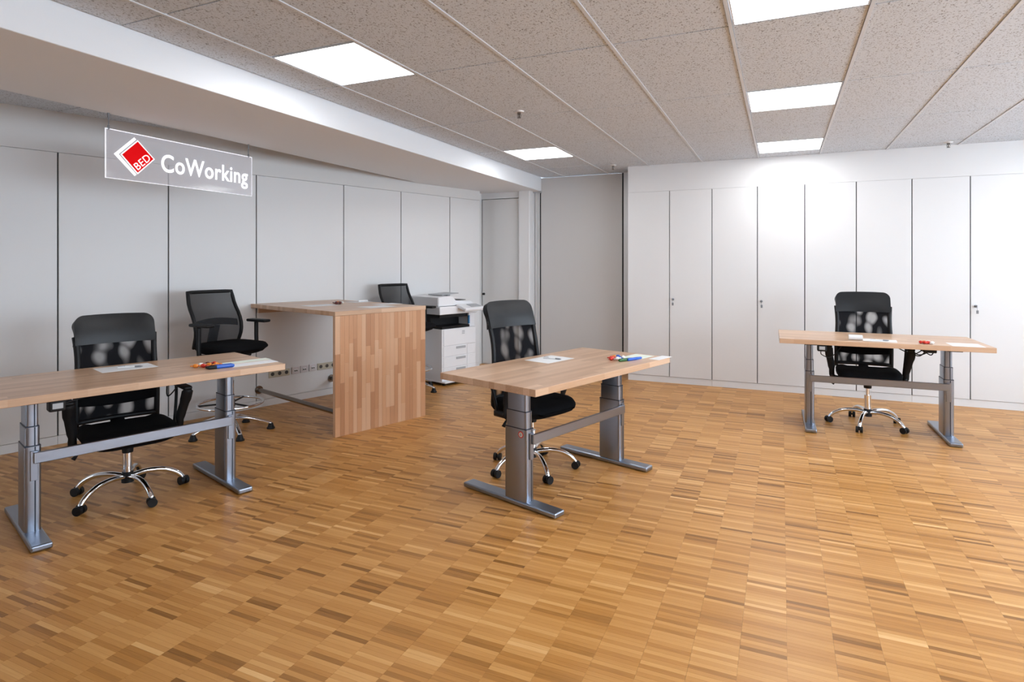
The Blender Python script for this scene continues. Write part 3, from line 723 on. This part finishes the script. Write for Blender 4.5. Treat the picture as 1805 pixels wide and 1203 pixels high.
# ------------------------------------------------------------------ high counter chairs
def stool(label, x, y, rz, off, seat=0.755):
    t_ = thing('counter_chair', label, 'chair', (x, y, 0), rz, 'high swivel counter chairs')
    five_base(t_, 0.32, off - rz, 0.115, 'chrome', True)
    bm = B(); cyl(bm, (0, 0, 0.13), (0, 0, 0.44), 0.028, n=20); cyl(bm, (0, 0, 0.44), (0, 0, seat - 0.10), 0.016, n=16); obj('gas_lift', bm, 'chrome', t_, 40)
    bm = B(); tube(bm, [(0.255 * math.cos(a), 0.255 * math.sin(a), 0.245) for a in [2 * math.pi * k / 40 for k in range(40)]], 0.011, 8, close=True)
    rg = obj('foot_ring', bm, 'chrome', t_, True)
    bm = B(); cyl(bm, (0, 0, 0.215), (0, 0, 0.275), 0.036, n=18)
    for k in range(3):
        a = 0.5 + k * 2.094; tube(bm, [(0.03 * math.cos(a), 0.03 * math.sin(a), 0.245), (0.25 * math.cos(a), 0.25 * math.sin(a), 0.245)], 0.008, 8)
    obj('ring_holder', bm, 'black_plastic', rg, 40)
    bm = B(); box(bm, -0.12, 0.12, -0.12, 0.16, seat - 0.115, seat - 0.07, 0.012, 2); obj('tilt_mechanism', bm, 'black_plastic', t_, 40)
    bm = B(); tube(bm, arc([(-0.10, 0.02, seat - 0.10), (-0.20, 0.02, seat - 0.115), (-0.235, 0.02, seat - 0.16)], 3), 0.006, 8); box(bm, -0.262, -0.215, 0.005, 0.035, seat - 0.22, seat - 0.155, 0.008, 2); obj('height_lever', bm, 'black_plastic', t_, 50)
    bm = B(); rings = []; n = 28
    for (zz, sc_) in ((-0.085, 0.70), (-0.070, 0.86), (-0.040, 0.97), (-0.015, 1.0), (0.0, 0.95), (0.008, 0.8), (0.006, 0.35)):
        ring = []
        for k in range(n):
            a = 2 * math.pi * k / n; c, s = math.cos(a), math.sin(a)
            px = math.copysign(abs(c) ** 0.5, c) * 0.245 * sc_; py = math.copysign(abs(s) ** 0.5, s) * 0.240 * sc_ - 0.015
            ring.append(bm.verts.new((px, py, seat + zz - (0.03 * max(0, (-py - 0.12) / 0.13) ** 2 if zz > -0.03 else 0))))
        rings.append(ring)
    for A, C in zip(rings[:-1], rings[1:]):
        for k in range(n): bm.faces.new((A[k], A[(k + 1) % n], C[(k + 1) % n], C[k]))
    bm.faces.new(rings[0]); bm.faces.new(rings[-1]); obj('seat', bm, 'fabric', t_, True)
    bot, top = seat - 0.03, seat + 0.430
    def prof(z):
        s = (z - bot) / (top - bot); return 0.195 - 0.050 * math.sin(min(1, s / 0.75) * math.pi) * 1.0 + 0.11 * max(0, s - 0.2) ** 1.3
    def surf(u, z):
        s = (z - bot) / (top - bot); w_ = 0.208 + 0.012 * math.sin(s * math.pi)
        return (u * w_, prof(z) - 0.03 * u * u + 0.02, z)
    bm = B(); sheet(bm, lambda i, j: surf((i * 2 - 1) * 0.93, bot + 0.03 + (top - bot - 0.04) * j), 14, 14); obj('mesh_back', bm, 'stool_mesh', t_, True)
    path = [surf(-1, bot + (top - bot) * k / 10) for k in range(11)] + [surf(-1 + 2 * k / 8, top) for k in range(1, 8)] + [surf(1, top - (top - bot) * k / 10) for k in range(11)] + [surf(1 - 2 * k / 8, bot) for k in range(1, 8)]
    bm = B(); tube(bm, path, 0.0155, 8, close=True, flat=(1, 1)); obj('back_frame', bm, 'black_plastic', t_, True)
    bm = B(); sheet(bm, lambda i, j: (lambda p: (p[0], p[1] + 0.012, p[2]))(surf((i * 2 - 1) * 0.9, bot + 0.16 + 0.055 * j + 0.02 * (1 - (i * 2 - 1) ** 2))), 14, 4); thick(bm, 0.02); obj('lumbar_support', bm, 'black_plastic', t_, True)
    bm = B(); tube(bm, arc([(0, 0.08, seat - 0.09), (0, 0.22, seat - 0.09), (0, prof(bot) + 0.05, bot + 0.01), (0, prof(bot + 0.17) + 0.045, bot + 0.17)], 4), 0.022, 8, flat=(2.2, 0.7)); obj('back_bracket', bm, 'black_plastic', t_, True)
    for s in (-1, 1):
        bm = B(); tube(bm, arc([(s * 0.10, 0.02, seat - 0.09), (s * 0.25, 0.02, seat - 0.09), (s * 0.275, 0.02, seat - 0.05), (s * 0.275, 0.02, seat + 0.05), (s * 0.275, 0.02, seat + 0.16)], 4), 0.017, 8, flat=(0.8, 1.2)); ar = obj('armrest', bm, 'black_plastic', t_, True)
        bm = B(); bx(bm, (s * 0.272, -0.01, seat + 0.172), (0.075, 0.235, 0.026), None, 0.011, 3); obj('arm_pad', bm, 'black_plastic', ar, 50)
    return t_
stool('black mesh counter chair with chrome foot ring left of the high table', -4.265, 3.655, FA(62), R(44))
stool('black mesh counter chair partly hidden behind the high table', -3.84, 5.70, FA(53), R(2))

# ------------------------------------------------------------------ high table on the wall (butcher block) with foot rails
BT = 1.035
bar = thing('high_table', 'tall beech block counter table fixed to the wall', 'table', (-3.335, 3.880, 0), wl.rotation_euler[2])
BW, BD, TH = 0.962, 1.488, 0.038            # local X along wall, local +Y to the wall
bm = B(); box(bm, -0.004, BW + 0.004, -0.004, BD - 0.004, BT - TH, BT, 0.003, 2); obj('table_top', bm, 'wood_top', bar)
bm = B(); box(bm, 0.002, BW - 0.002, 0.006, 0.036, 0.0, BT - TH); ep = obj('end_panel', bm, 'wood_top', bar)
rb = random.Random(5); x = 0.0; nst = 0
stave_cache = {}
while x < BW - 0.005:
    w_ = min(rb.choice((0.036, 0.042, 0.048)), BW - x)
    if BW - x - w_ < 0.02: w_ = BW - x
    z = 0.0; first = True
    while z < BT - TH - 0.001:
        l_ = rb.uniform(0.14, 0.52) if first else rb.uniform(0.24, 0.52); first = False
        l_ = round(l_ / 0.04) * 0.04
        if BT - TH - z - l_ < 0.12: l_ = BT - TH - z
        key = (round(w_, 3), round(l_, 3))
        if key not in stave_cache:
            bm = B(); box(bm, 0.0003, w_ - 0.0003, 0, 0.0062, 0.0003, l_ - 0.0003, 0.0006, 1); stave_cache[key] = mesh('stave', bm, 'stave')
        link('stave', stave_cache[key], ep, (x, rb.uniform(-0.0003, 0.0), z)); z += l_
    x += w_
bm = B(); box(bm, 0.06, BW - 0.06, BD - 0.036, BD - 0.006, BT - TH - 0.055, BT - TH, 0.002, 1); obj('wall_batten', bm, 'wood_top', bar)
for sx in (0.075, BW - 0.075):
    bm = B(); cyl(bm, (sx, 0.036, 0.178), (sx, BD - 0.008, 0.178), 0.021, n=20); rl = obj('foot_rail', bm, 'steel', bar, 40)
    for ya in (BD - 0.018, 0.036):
        bm = B(); cyl(bm, (sx, ya, 0.178), (sx, ya + 0.012, 0.178), 0.040, n=24); obj('flange', bm, 'steel', rl, 40)

# sockets on the wall panel under the table (wall coordinates)
def socket_plate(label, s0, s1, z, mat, cells, cat):
    so = thing('socket_strip' if cells > 1 else 'data_outlet', label, cat, (W0.x + WD.x * (s0 + s1) / 2, W0.y + WD.y * (s0 + s1) / 2, z), wl.rotation_euler[2], 'wall sockets')
    w_ = (s1 - s0); bm = B(); box(bm, -w_ / 2, w_ / 2, -0.011, -0.0005, -0.036, 0.036, 0.003, 2); obj('cover_plate', bm, mat, so)
    for k in range(cells):
        x_ = -w_ / 2 + w_ * (k + 0.5) / cells
        if cells > 1:
            bm = B(); cyl(bm, (x_, -0.0112, 0), (x_, -0.0135, 0), 0.025, n=20); s_ = obj('socket_insert', bm, mat, so, 40)
            bm = B(); cyl(bm, (x_, -0.0136, 0), (x_, -0.0142, 0), 0.019, n=20); obj('socket_well', bm, 'dark_hole', s_)
        else:
            bm = B(); box(bm, x_ - 0.022, x_ + 0.022, -0.018, -0.0112, -0.016, 0.012, 0.002, 1); s_ = obj('outlet_insert', bm, 'printer', so)
            for xp in (x_ - 0.017, x_ + 0.003): simple_box('port', xp, xp + 0.014, -0.0186, -0.0181, -0.010, 0.004, 'dark_hole', s_)
socket_plate('beige triple power socket strip on the wall left of the data outlets', 2.074, 2.298, 0.315, 'socket', 3, 'socket')
socket_plate('white data outlet nearest the left socket strip', 2.322, 2.402, 0.320, 'data', 1, 'socket')
socket_plate('middle white data outlet between the two socket strips', 2.420, 2.500, 0.322, 'data', 1, 'socket')
socket_plate('white data outlet nearest the right socket strip', 2.518, 2.598, 0.324, 'data', 1, 'socket')
socket_plate('beige triple power socket strip on the wall right of the data outlets', 2.616, 2.836, 0.322, 'socket', 3, 'socket')

# ------------------------------------------------------------------ copier
cp = thing('office_copier', 'white multifunction copier with paper drawers between high table and door', 'copier', (-3.616, 6.043, 0), wl.rotation_euler[2])
CW, CD = 0.56, 0.54      # local X to the right along the front, local +Y to the wall
bm = B(); box(bm, 0.0, CW, 0.0, CD, 0.045, 0.66, 0.008, 2); obj('body', bm, 'printer', cp)
bm = B(); box(bm, -0.005, CW + 0.005, -0.06, CD, 0.032, 0.050, 0.004, 1); obj('base_plate', bm, 'printer', cp)
uf = simple_box('underframe', 0.01, CW - 0.01, -0.045, CD - 0.01, 0.022, 0.034, 'black_plastic', cp)
for (a, b_) in ((0.03, 0.0), (CW - 0.03, 0.0), (0.03, CD - 0.05), (CW - 0.03, CD - 0.05)):
    bm = B(); cyl(bm, (a - 0.012, b_, 0.0145), (a + 0.012, b_, 0.0145), 0.0145, n=14); obj('castor', bm, 'black_plastic', uf)
for (z0, z1, nm) in ((0.075, 0.20, 'paper_drawer'), (0.205, 0.33, 'paper_drawer'), (0.335, 0.455, 'paper_drawer')):
    bm = B(); box(bm, 0.02, 0.40, -0.008, 0.002, z0, z1, 0.003, 1); dr_ = obj(nm, bm, 'printer', cp)
    bm = B(); box(bm, 0.22, 0.375, -0.014, -0.0082, z1 - 0.040, z1 - 0.012, 0.002, 1); obj('grip', bm, 'printer_grey', dr_)
    bm = B(); box(bm, 0.405, CW - 0.012, -0.006, 0.002, z0, z1, 0.003, 1); obj('side_cover', bm, 'printer', cp)
bm = B(); box(bm, 0.02, CW - 0.012, -0.010, 0.002, 0.46, 0.655, 0.004, 1); fd = obj('front_door', bm, 'printer', cp)
for k in range(3): simple_box('maker_mark', 0.315, 0.36, -0.0106, -0.0101, 0.585 + k * 0.016, 0.594 + k * 0.016, 'printer_grey', fd)
bm = B(); box(bm, 0.51, 0.52, -0.0075, -0.0061, 0.485, 0.50); obj('indicator', bm, 'dark_hole', fd)
# output bay: back, right column, dark floor tray
bm = B(); box(bm, 0.46, CW, 0.02, CD, 0.66, 0.83, 0.004, 1); obj('right_column', bm, 'printer', cp)
bm = B(); box(bm, 0.0, 0.46, 0.20, CD, 0.66, 0.83); obj('output_back', bm, 'black_plastic', cp)
bm = B(); box(bm, 0.0, 0.455, 0.0, 0.20, 0.660, 0.690, 0.004, 1); obj('output_tray', bm, 'black_plastic', cp)
simple_box('bay_roof', 0.0, 0.456, 0.04, 0.2, 0.79, 0.832, 'black_plastic', cp)
bm = B(); box(bm, 0.437, 0.458, -0.001, 0.02, 0.70, 0.80, 0.002, 1); obj('status_strip', bm, 'ltblue', cp)
bm = B(); box(bm, -0.045, CW + 0.01, -0.015, CD, 0.832, 0.925, 0.008, 2); obj('scanner_unit', bm, 'printer', cp)
# document feeder
bm = B()
V = [(-0.04, 0.93), (-0.04, 1.035), (0.19, 1.045), (0.25, 0.985), (0.52, 0.972), (0.54, 0.93)]
a = [bm.verts.new((p[0], 0.02, p[1])) for p in V]; c = [bm.verts.new((p[0], CD - 0.01, p[1])) for p in V]
bm.faces.new(a); bm.faces.new(c)
for i in range(len(V)): bm.faces.new((a[i], a[(i + 1) % len(V)], c[(i + 1) % len(V)], c[i]))
bmesh.ops.recalc_face_normals(bm, faces=bm.faces)
bmesh.ops.bevel(bm, geom=bm.edges[:], offset=0.008, segments=2, affect='EDGES'); obj('document_feeder', bm, 'printer', cp)
bm = B(); bx(bm, (0.25, 0.25, 1.063), (0.27, 0.26, 0.010), Matrix.Rotation(R(-3), 4, 'Y'), 0.003, 1); obj('feeder_tray', bm, 'printer_grey', cp)
bm = B(); bx(bm, (0.30, 0.25, 1.026), (0.04, 0.08, 0.06), None, 0.005, 1); obj('tray_support', bm, 'printer_grey', cp)
bm = B(); bx(bm, (0.39, 0.24, 0.987), (0.20, 0.27, 0.007), None, 0.002, 1); obj('feeder_exit', bm, 'dark_hole', cp)
bm = B(); bx(bm, (0.40, -0.075, 0.905), (0.34, 0.17, 0.04), Matrix.Rotation(R(16), 4, 'X'), 0.012, 3); pn = obj('control_panel', bm, 'printer', cp)
bm = B(); bx(bm, (0.45, -0.077, 0.927), (0.17, 0.10, 0.004), Matrix.Rotation(R(16), 4, 'X'), 0.001, 1); obj('touch_screen', bm, 'printer_grey', pn)

# ------------------------------------------------------------------ things lying on the desks and the high table
def at(desk, lx, ly):
    o = {'L': D_L, 'C': D_C, 'R': D_R}[desk]; c, s = math.cos(o[2]), math.sin(o[2])
    return o[0] + c * lx - s * ly, o[1] + s * lx + c * ly
def paper(label, x, y, z, rz, w=0.21, h=0.297, mat='paper', k=1):
    bm = B()
    for q in range(k): box(bm, -w / 2, w / 2, -h / 2, h / 2, 0.0002 + q * 0.0012, 0.0010 + q * 0.0012)
    return tag(obj('paper_sheet', bm, mat, None, None, (x, y, z), (0, 0, rz)), label, 'paper', 'sheets of paper')
def pen(label, x, y, z, rz, body='pen_white', tip='pen_grey', L=0.135, r=0.005):
    p = thing('pen', label, 'pen', (x, y, z + r + 0.0002), rz, 'pens')
    bm = B(); cyl(bm, (-L / 2, 0, 0), (L * 0.18, 0, 0), r, n=12); obj('barrel', bm, body, p, 40)
    bm = B(); cyl(bm, (L * 0.18, 0, 0), (L / 2 - 0.012, 0, 0), r * 1.02, n=12); cyl(bm, (L / 2 - 0.012, 0, 0), (L / 2, 0, 0), r * 0.9, r * 0.3, 10); obj('grip', bm, tip, p, 40)
    bm = B(); box(bm, -L / 2 + 0.004, -L / 2 + 0.04, -0.0015, 0.0015, r, r + 0.0025); obj('clip', bm, tip, p)
    return p
def marker(label, x, y, z, rz, mat, cap='black_plastic', L=0.14, r=0.009):
    p = thing('marker_pen', label, 'marker', (x, y, z + r + 0.0002), rz, 'marker pens')
    bm = B(); cyl(bm, (-L / 2, 0, 0), (L * 0.15, 0, 0), r, n=14); cyl(bm, (-L / 2 - 0.006, 0, 0), (-L / 2, 0, 0), r * 0.75, r * 0.9, 14); obj('barrel', bm, mat, p, 40)
    bm = B(); cyl(bm, (L * 0.15, 0, 0), (L * 0.45, 0, 0), r * 0.98, r * 0.85, 14); cyl(bm, (L * 0.45, 0, 0), (L * 0.5, 0, 0), r * 0.6, r * 0.45, 12); obj('cap', bm, cap, p, 40)
    return p
def sweet_mesh():
    prof = [(-0.026, 0.010), (-0.022, 0.011), (-0.014, 0.0035), (-0.011, 0.008), (-0.005, 0.0105), (0.005, 0.0105), (0.011, 0.008), (0.014, 0.0035), (0.022, 0.011), (0.026, 0.010)]
    bm = B(); n = 12; rings = []
    for i, (px, r) in enumerate(prof):
        flat = 0.35 if i in (0, 1, 8, 9) else 1.0
        rings.append([bm.verts.new((px + (0.002 * (k % 2) if flat < 1 else 0), r * math.cos(2 * math.pi * k / n), 0.0106 + r * flat * math.sin(2 * math.pi * k / n))) for k in range(n)])
    for A, C in zip(rings[:-1], rings[1:]):
        for k in range(n): bm.faces.new((A[k], A[(k + 1) % n], C[(k + 1) % n], C[k]))
    bm.faces.new(rings[0]); bm.faces.new(rings[-1]); return bm
sw = {k: mesh('wrapped_sweet', sweet_mesh(), k, 50) for k in ('red', 'orange', 'whitewrap', 'maroon', 'blue')}
def sweets(where, cx_, cy2, z, cols_, grp, spread=0.055, seed=1, ax=0.0):
    r_ = random.Random(seed); cnt = {}
    spots = [(-1.0, 0.1), (-0.45, -0.35), (-0.35, 0.5), (0.2, -0.1), (0.35, 0.6), (0.85, -0.3), (0.95, 0.45), (-0.9, 0.9)]
    got = {}
    for c_, (a, b_) in zip(cols_, spots):
        x_ = cx_ + spread * (a * math.cos(ax) - b_ * math.sin(ax)); y_ = cy2 + spread * (a * math.sin(ax) + b_ * math.cos(ax))
        o = link('wrapped_sweet', sw[c_], None, (x_, y_, z + 0.0003), (0, 0, r_.uniform(0, 3.14)))
        s_ = 1.15
        o.scale = (s_, s_, s_)
        nm = {'red': 'red', 'orange': 'orange', 'whitewrap': 'white', 'maroon': 'dark red', 'blue': 'blue'}[c_]
        tag(o, 'small %s wrapped sweet in the heap %s' % (nm, where), 'sweet', grp + ', ' + nm)
        got.setdefault(nm, []).append((pix(x_, y_, z)[0], o))
    place = {2: ['left one of two', 'right one of two'], 3: ['left one of three', 'middle one of three', 'right one of three'], 4: ['leftmost of four', 'second from left of four', 'third from left of four', 'rightmost of four']}
    for nm, l_ in got.items():
        if len(l_) == 1: continue
        for pl, (_, o) in zip(place[len(l_)], sorted(l_, key=lambda q: q[0])):
            o['label'] = 'small %s wrapped sweet, %s %s' % (nm, pl, where)
# left desk
zl = D_L[3]; a0 = D_L[2]
paper('white sheet of paper under a pen on the left desk', -3.716, 2.41, zl, a0 + R(0), 0.30, 0.21)
pen('white pen lying on the sheet of paper on the left desk', -3.690, 2.42, zl + 0.001, a0 + R(-25))
sweets('on the left desk', -3.29, 2.640, zl, ['orange', 'red', 'whitewrap', 'orange', 'maroon', 'orange', 'red'], 'sweets on the left desk', 0.062, 4, a0)
marker('blue marker pen at the front of the left desk, nearer the edge', -3.158, 2.632, zl, a0 + R(176), 'blue', 'black_plastic', 0.15, 0.011)
marker('blue marker pen behind another blue marker on the left desk', -3.184, 2.640, zl, a0 + R(176), 'blue', 'black_plastic', 0.15, 0.011)
paper('long white sheet of paper at the right end of the left desk', -3.125, 2.850, zl, a0, 0.30, 0.11)
paper('white sheet of paper lying behind the others at the right end of the left desk', -3.235, 2.900, zl, a0, 0.30, 0.09, 'paper_green')
# middle desk
zc = D_C[3]; a1 = D_C[2]
paper('white sheet of paper under a pen on the middle desk', -1.475, 3.92, zc, a1, 0.297, 0.21)
pen('white and grey pen lying on the paper on the middle desk', -1.46, 3.93, zc + 0.001, a1 + R(-75))
sweets('on the middle desk', -1.045, 4.105, zc, ['red', 'whitewrap', 'red', 'blue', 'orange', 'whitewrap', 'blue'], 'sweets on the middle desk', 0.060, 9, a1)
marker('green marker pen beside the sweets on the middle desk', -0.965, 4.075, zc, a1 + R(-16), 'green', 'black_plastic', 0.14, 0.010)
marker('blue marker pen beside the green one on the middle desk', -0.925, 4.130, zc, a1 + R(-10), 'blue', 'blue', 0.14, 0.010)
paper('sheet of paper next to the markers at the right end of the middle desk', -0.945, 4.275, zc, a1, 0.24, 0.15, 'paper_green')
paper('narrow white sheet at the outer right corner of the middle desk', -0.780, 4.300, zc, a1, 0.20, 0.08)
# right desk
zr = D_R[3]; a2 = D_R[2]
rl_ = thing('label_roll', 'short white paper roll lying at the front of the right desk', 'paper roll', (0.565, 5.745, zr + 0.0222), a2, None)
bm = B(); cyl(bm, (-0.05, 0, 0), (0.05, 0, 0), 0.022, n=24); obj('roll', bm, 'pen_white', rl_, 40)
bm = B(); cyl(bm, (-0.054, 0, 0), (0.054, 0, 0), 0.010, n=20); obj('core', bm, 'cream', rl_, 40)
paper('white sheet of paper right of the paper roll on the right desk', 0.745, 5.79, zr, a2 + R(-6), 0.24, 0.17)
pen('white pen lying on the sheet in the middle of the right desk', 0.74, 5.765, zr + 0.001, a2 + R(-10))
sweets('on the right desk', 1.055, 5.70, zr, ['red', 'red', 'orange', 'red', 'whitewrap', 'whitewrap'], 'sweets on the right desk', 0.040, 12, a2)
paper('large white sheet of paper at the right end of the right desk', 1.315, 5.735, zr, a2, 0.21, 0.22)
# high table
tb = BT; ab = wl.rotation_euler[2]
paper('sheet of paper on the high table nearest the left counter chair', -3.98, 4.42, tb, ab + R(90), 0.21, 0.297)
paper('sheet of paper at the front edge of the high table', -3.385, 4.50, tb, ab, 0.297, 0.20)
paper('sheet of paper on the high table by the hidden counter chair', -3.52, 4.84, tb, ab + R(90), 0.18, 0.25)
paper('sheet of paper behind the sweets on the high table', -3.99, 5.0, tb, ab, 0.21, 0.20)
marker('small white marker lying behind the sweets on the high table', -3.93, 5.00, tb + 0.0012, ab, 'pen_white', 'pen_white', 0.11, 0.010)
sweets('on the high table', -3.96, 4.66, tb, ['maroon', 'maroon', 'whitewrap', 'maroon', 'maroon', 'whitewrap', 'orange'], 'sweets on the high table', 0.062, 21, ab + R(40))
